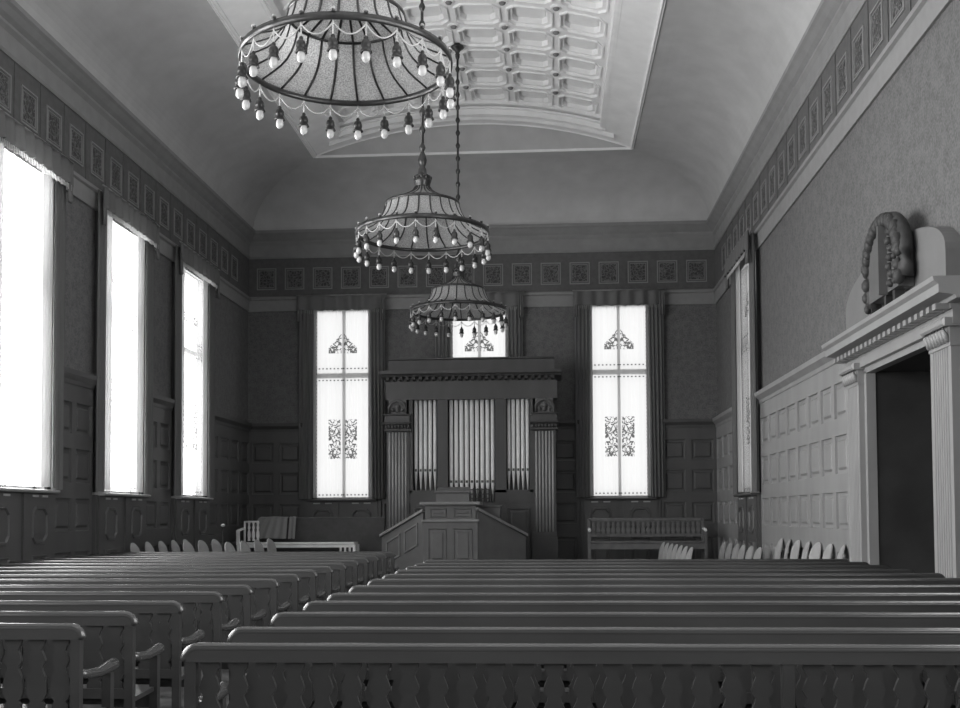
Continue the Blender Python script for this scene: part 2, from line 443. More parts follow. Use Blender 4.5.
# coved ceiling -------------------------------------------------------------
mb = MB(); NA = 20; prof = []
for i in range(NA+1):
    a = PI/2*i/NA
    prof.append((.16+(INSET-.16)*(1-cos(a)), Z_COR1+(Z_PANEL-Z_COR1)*sin(a)))
rings = [[(XL+d, YF+d, z), (XR-d, YF+d, z), (XR-d, YB-d, z), (XL+d, YB-d, z)] for d, z in prof]
for i in range(NA):
    for k in range(4):
        j = (k+1) % 4
        mb.quadmesh([rings[i][k], rings[i][j], rings[i+1][j], rings[i+1][k]], [(0, 1, 2, 3)], False)
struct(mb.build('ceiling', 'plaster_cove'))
PX = (XR-XL)/2-INSET; PY0, PY1 = YF+INSET, YB-INSET
RISE = .63; RV = (PX*PX+RISE*RISE)/(2*RISE)
def zb(dx): return Z_PANEL+RISE-(RV-math.sqrt(RV*RV-dx*dx))
# lunettes (same plaster as the cove) and a bead round the panel
mb = MB()
for Y, s in ((PY1, 1), (PY0, -1)):
    n = 24; vs = []
    for i in range(n+1):
        dx = -PX+2*PX*i/n; vs += [(XC+dx, Y, Z_PANEL-.001), (XC+dx, Y, zb(dx))]
    mb.quadmesh(vs, [(2*i, 2*i+2, 2*i+3, 2*i+1) for i in range(n)])
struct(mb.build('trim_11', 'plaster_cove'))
mb = MB()
bead = [(-.045, .02), (-.04, -.02), (-.02, -.03), (-.005, -.01), (.02, -.02), (.03, 0), (.03, .02)]
for x in (XC-PX, XC+PX): mb.prism([(x+p, Z_PANEL+q) for p, q in bead], PY0, PY1, 'y')
for y in (PY0, PY1): mb.prism([(y+p, Z_PANEL+q) for p, q in bead], XC-PX, XC+PX, 'x')
struct(mb.build('trim_12', 'plaster_light'))
# barrel border
FH, FY0, FY1, UP = 2.76, PY0+.72, PY1-.72, .20
mb = MB()
def strip(x0, x1, y0, y1, n, off=0.):
    vs = []
    for i in range(n+1):
        x = x0+(x1-x0)*i/n; vs += [(XC+x, y0, zb(x)+off), (XC+x, y1, zb(x)+off)]
    mb.quadmesh(vs, [(2*i, 2*i+1, 2*i+3, 2*i+2) for i in range(n)], True)
strip(-PX, -FH, PY0, PY1, 4); strip(FH, PX, PY0, PY1, 4)
strip(-FH, FH, PY0, FY0, 20); strip(-FH, FH, FY1, PY1, 20)
# riser to the coffered field
for x in (-FH, FH): mb.quadmesh([(XC+x, FY0, zb(x)), (XC+x, FY1, zb(x)), (XC+x, FY1, zb(x)+UP+.02), (XC+x, FY0, zb(x)+UP+.02)], [(0, 1, 2, 3)])
for y in (FY0, FY1):
    n = 20; vs = []
    for i in range(n+1):
        x = -FH+2*FH*i/n; vs += [(XC+x, y, zb(x)), (XC+x, y, zb(x)+UP+.02)]
    mb.quadmesh(vs, [(2*i, 2*i+2, 2*i+3, 2*i+1) for i in range(n)])
# running mouldings on the border (arched at the ends, straight at the sides)
def arc_mould(y0, y1, half, h):
    n = 28; vs = []; m = 6
    pr = [(0, .01), (.15, -h), (.45, -h*.55), (.6, -h), (.9, -h*.8), (1, .01)]
    for i in range(n+1):
        x = -half+2*half*i/n
        for a, b in pr: vs.append((XC+x, y0+(y1-y0)*a, zb(x)+b))
    mb.quadmesh(vs, [(i*m+k, i*m+k+1, (i+1)*m+k+1, (i+1)*m+k) for i in range(n) for k in range(m-1)], False)
def side_mould(xa, xb, y0, y1, h):
    pr = [(0, .01), (.15, -h), (.45, -h*.55), (.6, -h), (.9, -h*.8), (1, .01)]
    m = 6; vs = []
    for y in (y0, y1):
        for a, b in pr:
            x = xa+(xb-xa)*a; vs.append((XC+x, y, zb(x)+b))
    mb.quadmesh(vs, [(k, k+1, m+k+1, m+k) for k in range(m-1)])
for d0, d1, h in ((.02, .07, .02), (.60, .70, .03)):
    arc_mould(PY1-d1, PY1-d0, PX-d0, h); arc_mould(PY0+d1, PY0+d0, PX-d0, h)
    side_mould(-PX+d0, -PX+d1, PY0+d0, PY1-d0, h); side_mould(PX-d0, PX-d1, PY0+d0, PY1-d0, h*.15)  # right run flattened: the lighting that hides its relief is put into the shape
def arc_box(y0, y1, half, o0, o1):
    n = 28; vs = []
    for i in range(n+1):
        x = -half+2*half*i/n
        for y, o in ((y0, o0), (y1, o0), (y1, o1), (y0, o1)): vs.append((XC+x, y, zb(x)+o))
    mb.quadmesh(vs, [(i*4+k, i*4+(k+1) % 4, i*4+4+(k+1) % 4, i*4+4+k) for i in range(n) for k in range(4)])
for s_, F, P in ((1, FY1, PY1), (-1, FY0, PY0)):
    for a, b, o0, o1 in ((-.16, 0, .13, .21), (-.09, 0, .06, .10), (.0, .05, -.05, .0), (.12, .16, -.035, .0)):
        y0, y1 = sorted((F+s_*a, F+s_*b)); arc_box(y0, y1, FH if a < 0 else FH+.05, o0, o1)
    for a, b, o0 in ((.20, .25, -.09), (.25, .31, -.05)):
        y0, y1 = sorted((F+s_*a, F+s_*b)); arc_box(y0, y1, FH+.3, o0, .0)
struct(mb.build('trim_13', 'plaster_light'))
# coffers
mb = MB(); NCX = 6; PXC = .912; PYC = .925
NCY = int((FY1-FY0)/PYC); y_end = FY1
cx0 = -NCX*PXC/2
def put(x, y, h): return (XC+x, y, zb(min(max(x, -PX), PX))+UP+h)
for i in range(NCX):
    for j in range(NCY):
        cx = cx0+PXC*(i+.5); cy = FY1-PYC*(j+.5)
        A, B = PXC/2, PYC/2
        def octa(a, b, c): return [(a, b-c), (a-c, b), (-(a-c), b), (-a, b-c), (-a, -(b-c)), (-(a-c), -b), (a-c, -b), (a, -(b-c))]
        rs = [(octa(.405, .385, .13), 0.), (octa(.40, .38, .13), -.03), (octa(.375, .355, .12), -.03), (octa(.37, .35, .12), .015), (octa(.31, .29, .10), .015), (octa(.305, .285, .10), .11), (octa(.275, .255, .09), .11), (octa(.265, .245, .085), .09)]
        vs = [put(cx+x, cy+y, h) for pts, h in rs for x, y in pts]
        n = len(rs)
        fs = [(k*8+q, k*8+(q+1) % 8, k*8+8+(q+1) % 8, k*8+8+q) for k in range(n-1) for q in range(8)]+[tuple(range((n-1)*8, n*8))]
        mb.quadmesh(vs, fs)
        o8 = rs[0][0]
        bd = [(A, o8[0][1]), (o8[1][0], B), (o8[2][0], B), (-A, o8[3][1]), (-A, o8[4][1]), (o8[5][0], -B), (o8[6][0], -B), (A, o8[7][1])]
        cn = [(A, B), (-A, B), (-A, -B), (A, -B)]
        vs = [put(cx+x, cy+y, 0) for x, y in o8]+[put(cx+x, cy+y, 0) for x, y in bd]+[put(cx+x, cy+y, 0) for x, y in cn]
        mb.quadmesh(vs, [(0, 8, 16, 9, 1), (1, 9, 10, 2), (2, 10, 17, 11, 3), (3, 11, 12, 4), (4, 12, 18, 13, 5), (5, 13, 14, 6), (6, 14, 19, 15, 7), (7, 15, 8, 0)])
# closing strips round the grid
gx = NCX*PXC/2; gy = FY1-NCY*PYC
mb.quadmesh([put(-gx, gy, 0), put(gx, gy, 0), put(gx, FY0, 0), put(-gx, FY0, 0)], [(0, 1, 2, 3)])
for s in (-1, 1): mb.quadmesh([put(s*gx, FY0, 0), put(s*gx, FY1, 0), put(s*(FH+.001), FY1, 0), put(s*(FH+.001), FY0, 0)], [(0, 1, 2, 3)])
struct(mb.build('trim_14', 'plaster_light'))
mb = MB()
for i in range(1, NCX):
    for j in range(1, NCY):
        p = put(cx0+PXC*i, FY1-PYC*j, 0)
        mb.cur = 0; mb.lathe([(.105, .01), (.105, -.015), (.085, -.03), (.07, -.015), (.06, -.02)], 10, p)
        mb.cur = 1; mb.lathe([(.06, -.02), (.045, -.05), (.0, -.065)], 8, p)
struct(mb.build('trim_15', ['plaster_light', 'plaster_rose']))

# ------------------------------------------------------------------ windows and their hangings
wn = [0]
def window(side, wv, hw, day):
    loc, rz = WALLS[side]; c = U(side, wv); wn[0] += 1
    R = Matrix.Rotation(rz, 4, 'Z'); L = Vector(loc)+(R @ Vector((c, 0, 0)))
    w = struct(thing('window_%d' % wn[0], None, None, L, rz))
    MB().quadmesh([(-hw, .19, SILL), (hw, .19, SILL), (hw, .19, WTOP), (-hw, .19, WTOP)], [(0, 1, 2, 3)]).build('pane', day, w)
    f = MB(); t = .05
    f.box(-hw, -hw+t, .10, .17, SILL, WTOP).box(hw-t, hw, .10, .17, SILL, WTOP).box(-hw, hw, .10, .17, SILL, SILL+t).box(-hw, hw, .10, .17, WTOP-t, WTOP)
    f.build('window_frame', 'sash_paint', w)
    MB().box(-.033, .033, .09, .17, SILL, WTOP).build('mullion', 'sash_paint', w)
    MB().bbox(-hw, hw, .07, .18, 4.79, 4.90, .015).build('meeting_rail', 'sash_paint', w)
    MB().prism([(.1, SILL-.05), (-.20, SILL-.05), (-.22, SILL-.03), (-.22, SILL-.01), (-.19, SILL), (.1, SILL)], -hw-.12, hw+.12, 'x').build('sill', 'sash_paint' if side == 'left' else 'wainscot_shaded', w)
    cs = MB()
    for s in (-1, 1):
        a, b = sorted((s*hw, s*(hw+.10))); cs.bbox(a, b, -.05, -.001, SILL, Z_BAND0, .012)
    cs.build('casing', 'wainscot_shaded', w)
    return L, rz

def sheet(mb, u0, u1, z0, z1, nfold, amp, n0, gather=None, nz=10, taper=0., seed=0, hem=None):
    """pleated cloth in local coords, thickness .008"""
    rnd = random.Random(seed); nu = max(8, nfold*8)
    ph = [rnd.uniform(-.5, .5) for _ in range(nfold+2)]; sc = [rnd.uniform(.7, 1.2) for _ in range(nfold+2)]
    front = []; 
    for j in range(nz+1):
        t = j/nz; z = z1+(z0-z1)*t
        for i in range(nu+1):
            s = i/nu; k = int(s*nfold)
            uu = u0+(u1-u0)*s
            if gather: c, amt = gather; uu = uu+(c-uu)*amt*(t if amt > 0 else 1)
            fold = sin(2*PI*s*nfold+ph[k]*.6)*amp*(.55+.45*t)*sc[k]
            zz = z
            if hem and j == nz: zz += hem*abs(sin(PI*s*nfold))
            front.append((uu, -n0-fold, zz))
    N = len(front); back = [(x, y+.008, z) for x, y, z in front]
    fs = []
    for j in range(nz):
        for i in range(nu):
            a = j*(nu+1)+i; fs.append((a, a+nu+1, a+nu+2, a+1)); fs.append((N+a, N+a+1, N+a+nu+2, N+a+nu+1))
    for j in range(nz):
        for a in (j*(nu+1), j*(nu+1)+nu): fs.append((a, N+a, N+a+nu+1, a+nu+1))
    for i in range(nu):
        a = nz*(nu+1)+i; fs.append((a, a+1, N+a+1, N+a)); fs.append((i, N+i, N+i+1, i+1))
    mb.quadmesh(front+back, fs, True)

WHERE = {}
def hangings(side, wv, hw, where, lace, cloth, seed, pale=False):
    loc, rz = WALLS[side]; c = U(side, wv)
    R = Matrix.Rotation(rz, 4, 'Z'); L = Vector(loc)+(R @ Vector((c, 0, 0)))
    grp = None
    # lace
    mb = MB(); nu, nz = 60, 4; vs = []
    for j in range(nz+1):
        for i in range(nu+1):
            s = i/nu; vs.append((-hw-.02+(2*hw+.04)*s, -.035+.008*sin(s*2*PI*9), 1.93+(6.42-1.93)*j/nz))
    mb.quadmesh(vs, [(j*(nu+1)+i, j*(nu+1)+i+1, (j+1)*(nu+1)+i+1, (j+1)*(nu+1)+i) for j in range(nz) for i in range(nu)], True)
    tag(mb.build('lace_curtain', lace, loc=L, rz=rz), 'white lace curtain with worked medallions over ' + where, 'curtain', 'lace curtains')
    far = -1 if side in ('right', 'front') else 1
    zo = hw+.33
    names = {'left': ('near', 'far'), 'right': ('far', 'near'), 'back': ('left', 'right'), 'front': ('right', 'left')}[side]
    for s, nm in ((-1, names[0]), (1, names[1])):
        mb = MB()
        wid = .36 if side == 'back' else .34
        a, b = sorted((s*zo, s*(zo-wid)))
        mb.cur = 0
        sheet(mb, a, b, 1.90, 6.66, 4, .045, .15, gather=(s*zo, .12), seed=seed+s, nz=14)
        if side != 'back' :
            mb.cur = 1
            a, b = sorted((s*(zo-wid+.03), s*(zo-wid-.30)))
            sheet(mb, a, b, 1.93, 6.60, 3, .025, .115, seed=seed+s+5, nz=10)
        else:
            mb.cur = 1
            a, b = sorted((s*(zo-wid+.03), s*(zo-wid-.05)))
            sheet(mb, a, b, 1.93, 6.60, 1, .015, .10, seed=seed+s+5, nz=10)
        tag(mb.build('drape', [cloth, 'drape_lit'], loc=L, rz=rz), 'grey pleated drape hanging at the %s side of %s' % (nm, where), 'curtain', 'window drapes')
    # valance
    v = thing('valance', 'short gathered valance across the head of ' + where, 'valance', L+Vector((0, 0, 6.28)), rz, 'window valances')
    mb = MB(); sheet(mb, -zo-.02, zo+.02, 6.34-6.28, 6.70-6.28, 7 if side == 'back' else 9, .06, .25, seed=seed+11, nz=5, hem=.03); mb.build('valance_cloth', cloth, v)
    for s in (-1, 1):
        mb = MB(); a, b = sorted((s*(zo+.02), s*(zo-.10))); sheet(mb, a, b, 6.10-6.28, 6.69-6.28, 2, .03, .25, seed=seed+20+s, nz=5); mb.build('valance_tail', cloth, v)
    mb = MB(); n = int((2*zo)/.045)                                     # fringe threads
    for i in range(n):
        x = -zo+2*zo*i/n; mb.box(x, x+.011, -.26, -.25, 6.27-6.28+.03*random.random(), 6.36-6.28)
    mb.build('fringe', 'bead_glass', v)['kind'] = 'stuff'
    MB().tube([(-zo-.05, -.24, .435), (zo+.05, -.24, .435)], .014, 8).build('curtain_rod', 'brass_rod', v)

left_lbl = {21.35: 'the left-wall window farthest from the camera', 17.8: 'the middle left-wall window', 14.25: 'the left-wall window at the picture edge',
            10.7: 'the left-wall window just outside the picture', }
for i, w in enumerate(WIN_L):
    window('left', w, HW_S, 'daylight_left_%d' % i)
    if w > 13: hangings('left', w, HW_S, left_lbl[w], 'lace_side', 'drape_cloth', 100+i*7)
back_lbl = ['the back window left of the organ', 'the back window above the organ', 'the back window right of the organ']
for i, w in enumerate(WIN_B):
    window('back', w, HW_B, 'daylight_back'); hangings('back', w, HW_B, back_lbl[i], 'lace_back', 'drape_back', 200+i*7)
for i, w in enumerate(WIN_R):
    window('right', w, HW_S, 'daylight_right_far' if w > 20 else 'daylight_right')
    if w > 20: hangings('right', w, HW_S, 'the right-wall window beside the wainscot', 'lace_side', 'drape_cloth', 300)
for w in WIN_F: window('front', w, HW_B, 'daylight_front')

# ------------------------------------------------------------------ doorway on the right
def fluted(mb, u0, u1, n0, n1, z0, z1, nf, fl=.012, face='-y'):
    """pilaster shaft with flutes on its -Y face"""
    w = (u1-u0); m = .12*w; pts = [(u0, n1), (u0, n0)]
    step = (w-2*m)/nf
    pts.append((u0+m, n0))
    for i in range(nf):
        a = u0+m+i*step
        pts += [(a+step*.18, n0), (a+step*.30, n0+fl*.8), (a+step*.5, n0+fl), (a+step*.70, n0+fl*.8), (a+step*.82, n0)]
    pts += [(u1, n0), (u1, n1)]
    mb.prism(pts, z0, z1, 'z')
t = struct(thing('door_1', None, None, (XR, 12.17, 0), -PI/2))
def du(y): return -(y-12.17)     # local x
for y0, y1 in ((13.42, 13.98), (10.35, 10.91)):
    a, b = sorted((du(y0), du(y1)))
    mb = MB(); mb.box(a-.03, b+.03, -.19, -.001, 0, .32); mb.box(a-.015, b+.015, -.17, -.001, .32, .40)
    fluted(mb, a, b, -.155, -.001, .40, 3.05, 7, .02)
    mb.build('pilaster', 'portal_wood', t)
    cap = MB(); cap.box(a-.01, b+.01, -.165, -.001, 3.05, 3.08)
    for i in range(7):                                          # leaf capital
        x = a+.04+(b-a-.08)*i/6; cap.tube([(x, -.165, 3.09), (x, -.19, 3.15), (x, -.215, 3.20), (x, -.20, 3.225)], [.030, .028, .02, .012], 6)
    cap.box(a, b, -.165, -.001, 3.08, 3.23); cap.bbox(a-.04, b+.04, -.24, -.001, 3.23, 3.31, .02)
    cap.build('capital', 'portal_wood', t)
e = MB(); a, b = du(14.02), du(10.30)
e.box(a, b, -.15, -.001, 3.25, 3.39)
e.build('architrave', 'portal_wood', t)
e = MB(); e.prism([(-.001, 3.44), (-.20, 3.44), (-.22, 3.47), (-.36, 3.49), (-.36, 3.57), (-.40, 3.60), (-.41, 3.64), (-.001, 3.64)], du(14.16), du(10.05), 'x')
e.build('cornice', 'portal_wood', t)
n = 22; DN = MB().box(-.045, .045, -.30, -.17, 3.385, 3.44).mesh('dentil', 'portal_wood')
for i in range(n):
    o = bpy.data.objects.new('dentil', DN); COL.objects.link(o); o.parent = t; o.location = (a+.06+(b-a-.12)*i/(n-1), 0, 0)
MB().box(a, b, -.17, -.001, 3.39, 3.44).build('bed_moulding', 'portal_wood', t)
j = MB()
for y0, y1 in ((DOOR1-.02, 13.42), (10.91, DOOR0+.02)):
    p, q = sorted((du(y0), du(y1))); j.box(p, q, -.09, .02, 0, DOORZ)
j.box(du(13.42), du(10.91), -.09, .02, DOORZ-.02, 3.25)
j.build('jamb', 'portal_wood', t)
MB().box(du(11.43), du(11.37), .06, 1.15, .01, 2.86).build('door_leaf', 'portal_wood', t)
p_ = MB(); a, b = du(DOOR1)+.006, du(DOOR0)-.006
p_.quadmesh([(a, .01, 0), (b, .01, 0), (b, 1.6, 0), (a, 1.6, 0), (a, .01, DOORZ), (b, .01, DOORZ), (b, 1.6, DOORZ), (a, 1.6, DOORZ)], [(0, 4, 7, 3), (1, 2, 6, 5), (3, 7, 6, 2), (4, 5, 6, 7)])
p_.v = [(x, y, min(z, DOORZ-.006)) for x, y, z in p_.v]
p_.build('passage_lining', 'passage_shade', t)
# plain lunette slab above the doorway
t = MB(); pts = [(du(14.05), 3.64)]; c, hwid = 0, 1.75
pts = [(-hwid, 3.645)]+[(-hwid*cos(PI*k/30), 3.98+.46*math.sin(PI*k/30)**.85) for k in range(31)]+[(hwid, 3.645)]
t.prism([(x, z) for x, z in pts][::-1], -.15, -.002, 'y')
o = t.build('lunette_panel', 'lunette_paint', loc=(XR, 12.20, 0), rz=-PI/2); tag(o, 'plain round-topped panel standing on the doorway cornice', 'panel')
# carved shield
s = thing('carved_shield', 'dark carved round-topped shield standing above the doorway cornice', 'shield', (XR-.16, 11.83, 3.645), -PI/2)
W, H0, H1 = .60, .20, .60
def arch(w, top, z0, n=16): return [(-w, z0)]+[(-w*cos(PI*k/n), top+w*.8*sin(PI*k/n)) for k in range(n+1)]+[(w, z0)]
MB().prism(arch(W*.86, .52, .17)[::-1], -.16, 0, 'y').build('shield_field', 'shield_field', s)
cv = MB(); path = arch(W*.93, .52, .12, 16)
full = []
for p, q in zip(path, path[1:]):
    for k in range(3): full.append((p[0]+(q[0]-p[0])*k/3, p[1]+(q[1]-p[1])*k/3))
cv.tube([(x, -.10, z) for x, z in full], .085, 10)
n_ = len(full)
for i, (x, z) in enumerate(full):                      # running leaf scroll along the arch
    f = .045+.012*((i*7) % 3)
    cv.ball((x*(.97+.05*(i % 2)), -.165, z), f, 7, 5, sx=.8, sz=1.2)
for k in range(8):
    cv.ball((W*.52+.05*sin(k*2.1), -.17, .24+.09*k), .052, 7, 5, sx=.9, sz=.9)
    cv.ball((W*.74, -.17, .24+.085*k), .036, 7, 5)
for k in range(6): cv.ball((-W*.45+.12*k, -.17, .97-.02*abs(k-2.5)), .040, 7, 5)
cv.build('carved_border', 'carved_wood', s)
MB().box(W*.20, W*.27, -.25, -.16, .15, .88).build('center_post', 'shield_field', s)
ft = MB()
for x in (-.52, .0, .30): ft.box(x-.035, x+.035, -.14, -.04, 0, .18)
ft.build('foot', 'carved_wood', s)

# ------------------------------------------------------------------ chandeliers
def chandelier(loc, ztop, label):
    zr = loc[2]
    c = thing('chandelier', label, 'chandelier', loc, -PI/2+(.07 if loc[1] < 10 else .02), 'ring chandeliers with hanging bulbs')
    R = .88
    # main hoop
    MB().lathe([(R-.008, -.028), (R+.008, -.032), (R+.014, 0), (R+.008, .032), (R-.008, .028), (R-.012, 0)], 72, close=True).build('hoop', 'bronze', c)
    MB().lathe([(.485-.006, .375), (.49+.006, .372), (.50, .39), (.49+.006, .41), (.485-.006, .408)], 48, close=True).build('upper_hoop', 'bronze', c)
    prof = [(.855, .01), (.80, .035), (.73, .065), (.66, .10), (.60, .145), (.555, .20), (.525, .26), (.505, .32), (.49, .385), (.40, .43), (.30, .475), (.20, .525), (.13, .575), (.095, .63)]
    MB().lathe(prof, 66).build('bead_shade', 'bead_shade', c)
    MB().lathe([(.09, .60), (.105, .62), (.105, .65), (.115, .69), (.125, .72), (.105, .73), (.085, .74), (.09, .76), (.105, .775), (.08, .79), (.06, .80), (.055, .86), (.035, .90), (.05, .94), (.06, .99), (.045, 1.05), (.025, 1.10)], 20).build('crown', 'bronze', c)
    cf = MB()
    for k in range(12):
        a = 2*PI*k/12; cf.ball((.115*cos(a), .115*sin(a), .745), .016, 6, 5, sz=1.6)
    cf.build('crown_finials', 'bronze', c)
    NB = 22
    ribmb = MB(); ribmb.tube([(r, 0, z) for r, z in prof], .0115, 5)
    rib = ribmb.mesh('rib', 'bronze')
    sk = MB(); sk.tube([(0, 0, .05), (0, 0, .035)], .012, 6).ball((0, 0, .055), .02, 7, 5).tube([(0, 0, -.03), (0, 0, -.16)], .004, 5)
    for q in range(7): sk.ball((0, 0, -.045-.018*q), .008, 6, 4)
    drop = sk.mesh('bulb_chain', 'bead_glass')
    km = MB(); km.lathe([(0, -.14), (.012, -.145), (.018, -.16), (.014, -.17), (.030, -.18), (.038, -.20), (.040, -.225), (.034, -.24), (.046, -.262), (.050, -.272), (.036, -.272), (.026, -.24)], 10)
    sock = km.mesh('bulb_socket', 'bronze')
    bm_ = MB(); bm_.lathe([(0, -.235), (.016, -.24), (.022, -.26), (.031, -.285), (.034, -.305), (.031, -.326), (.019, -.343), (0, -.350)], 12)
    bulb = bm_.mesh('bulb', 'bulb_glass')
    kn = MB(); kn.ball((0, 0, .05), .020, 7, 5, sz=1.2).tube([(0, 0, .025), (0, 0, .05)], .010, 6)
    knob = kn.mesh('hoop_knob', 'bronze')
    step = 2*PI/NB
    sw = MB(); a0 = Vector((R, 0, -.05)); a1 = Vector((R*cos(step), R*sin(step), -.05)); pts = []
    for q in range(11):
        f = q/10; p = a0.lerp(a1, f); p.z -= .085*(1-(2*f-1)**2); pts.append(p)
    sw.tube(pts, .006, 5); swag = sw.mesh('bead_swag', 'bead_glass')
    def part(name, me, x=0, y=0, z=0, r=0, parent=c):
        o = bpy.data.objects.new(name, me); COL.objects.link(o); o.parent = parent; o.location = (x, y, z); o.rotation_euler = (0, 0, r); return o
    for k in range(NB):
        a = k*step
        part('rib', rib, r=a); x, y = R*cos(a), R*sin(a)
        part('bulb_chain', drop, x, y); part('hoop_knob', knob, x, y)
        s = part('bulb_socket', sock, x, y); part('bulb', bulb, parent=s)
        part('bead_swag', swag, r=a)
    # stem with turned knots up to the ceiling rose
    st = MB(); pts = [(0, 0, 1.08), (0, 0, ztop-zr-.10)]; st.tube(pts, .020, 8)
    z = 1.16; L = ztop-zr-.2; q = 0
    while z < L:
        st.lathe([(.018, -.06), (.035, -.03), (.045, 0), (.035, .03), (.018, .06)], 10, (0, 0, z)); z += .24; q += 1
    st.build('stem', 'bronze', c)
    MB().lathe([(.02, -.22), (.05, -.20), (.03, -.17), (.06, -.12), (.11, -.08), (.13, -.06), (.10, -.03), (.08, 0)], 18, (0, 0, ztop-zr)).build('ceiling_rose', 'bronze', c)
    return c
ZT = zb(0)+UP
for (Y, z, lb) in ((8.96, 5.304, 'large ring chandelier nearest the camera, cut off by the picture top'),
                   (14.36, 5.254, 'middle ring chandelier of beaded panels on a knotted stem'),
                   (19.93, 5.258, 'farthest and smallest-looking ring chandelier in front of the organ window')):
    chandelier((XC, Y, z), ZT, lb)

# ------------------------------------------------------------------ organ
OY = 24.3
t = thing('pipe_organ', 'dark wooden pipe organ with white pipes between two fluted pilasters', 'organ', (-1.78, OY, 0))
OX = -1.78
def ox(x): return x-OX
m = MB()
m.box(ox(-3.66), ox(.06), .30, .92, 0, 4.70)                 # body behind
for a, b in ((-3.20, -3.12), (-2.56, -2.33), (-1.27, -1.02), (-.50, -.42)): m.box(ox(a), ox(b), 0, .30, 2.0, 4.12)
m.box(ox(-3.20), ox(-2.33), .0, .30, 1.78, 2.06).box(ox(-1.27), ox(-.42), .0, .30, 1.78, 2.06)
m.box(ox(-3.20), ox(-.42), .02, .30, 0, 1.78)
m.build('case', 'organ_wood', t)
for a, b in ((-3.08, -2.62), (-1.0, -.50)):
    m = MB(); panel(m, ox(a), ox(b), .45, 1.66, -.02, .03, .04); m.build('case_panel', 'organ_wood', t)
m = MB(); m.box(ox(-3.72), ox(.12), -.04, .32, 4.09, 4.50)
m.box(ox(-3.68), ox(.08), -.02, .92, 4.50, 4.60)
m.build('entablature', 'organ_wood', t)
n = 26; BR = MB().prism([(-.04, 4.50), (-.14, 4.53), (-.16, 4.59), (-.04, 4.59)], -.035, .035, 'x').mesh('bracket', 'organ_wood')
for i in range(n):
    o = bpy.data.objects.new('bracket', BR); COL.objects.link(o); o.parent = t; o.location = (ox(-3.66)+3.68*i/(n-1), 0, 0)
MB().prism([(-.04, 4.59), (-.18, 4.59), (-.20, 4.62), (-.26, 4.65), (-.27, 4.72), (.92, 4.72), (.92, 4.59)], ox(-3.82), ox(.22), 'x').build('cornice', 'organ_wood', t)
MB().prism([(.02, 4.72), (.02, 4.98), (-.02, 5.0), (-.02, 5.03), (.92, 5.03), (.92, 4.72)], ox(-3.66), ox(.06), 'x').build('attic', 'organ_wood', t)
for a, b in ((-3.70, -3.20), (-.42, .08)):
    a, b = ox(a), ox(b)
    m = MB(); m.box(a-.03, b+.03, -.13, .30, 0, 1.0); m.box(a-.01, b+.01, -.11, .30, 1.0, 1.12); m.build('pedestal', 'organ_wood', t)
    m = MB(); m.box(a, b, -.03, .30, 1.12, 3.38); m.build('pilaster_core', 'organ_wood', t)
    m = MB(); w = (b-a-.06)/6
    for i in range(6):
        x = a+.03+w*(i+.5); m.lathe([(.0, 1.12), (w*.30, 1.12), (w*.30, 3.36), (0, 3.36)], 8, (x, -.035, 0))
    m.build('flutes', 'organ_flute_lit', t)
    m = MB(); m.bbox(a-.05, b+.05, -.12, .30, 3.38, 3.44, .015)
    for i in range(8): m.ball((a+.0+(b-a)*i/7, -.10, 3.48), .034, 7, 5, sz=1.4)
    m.box(a-.02, b+.02, -.08, .30, 3.44, 3.53); m.bbox(a-.07, b+.07, -.14, .30, 3.53, 3.58, .02); m.box(a-.03, b+.03, -.09, .30, 3.58, 3.75)
    m.bbox(a-.06, b+.06, -.12, .30, 3.73, 3.77, .015)
    m.build('capital', 'organ_wood', t)
    m = MB(); cx = (a+b)/2                                     # carved volute block over the capital
    m.box(cx-.20, cx+.20, -.05, .30, 3.77, 4.09)
    m.tube([(cx-.18, -.07, 3.78), (cx-.19, -.09, 3.92), (cx-.12, -.10, 4.03), (cx, -.11, 4.07), (cx+.12, -.10, 4.03), (cx+.19, -.09, 3.92), (cx+.18, -.07, 3.78)], .030, 7)
    m.ball((cx, -.09, 3.93), .07, 9, 7); m.tube([(cx, -.09, 3.93), (cx, -.12, 3.80)], [.05, .03], 7)
    for s in (-1, 1): m.ball((cx+s*.11, -.08, 3.86), .045, 8, 6)
    m.build('carved_volute', 'pulpit_wood', t)
def pipe(x, z_foot, z_mouth, r):
    p = MB(); p.lathe([(0, z_foot), (.012, z_foot), (r*.95, z_mouth-.09), (r, z_mouth-.08), (r, 4.10), (0, 4.10)], 14, (ox(x), .14, 0)); o = p.build('organ_pipe', 'pipe_metal', t)
    q = MB(); q.box(ox(x)-r*.62, ox(x)+r*.62, .14-r-.006, .14-r*.7, z_mouth-.075, z_mouth-.02)
    q.build('pipe_mouth', 'pipe_mouth', o)
for i in range(5): pipe(-3.06+.108*i, 2.06, 2.56, .041); pipe(-.97+.105*i, 2.06, 2.56, .041)
for i in range(9): pipe(-2.265+.117*i, 1.80 if i != 8 else 1.80, 2.30, .045)
m = MB()
for z in (1.86, 1.96, 2.06): m.box(ox(-1.95), ox(-1.36), -.02, .03, z, z+.02)
for i in range(7): m.box(ox(-1.95)+.095*i-.01, ox(-1.95)+.095*i+.012, -.02, .03, 1.80, 2.10)
m.build('music_rack', 'organ_wood', t)

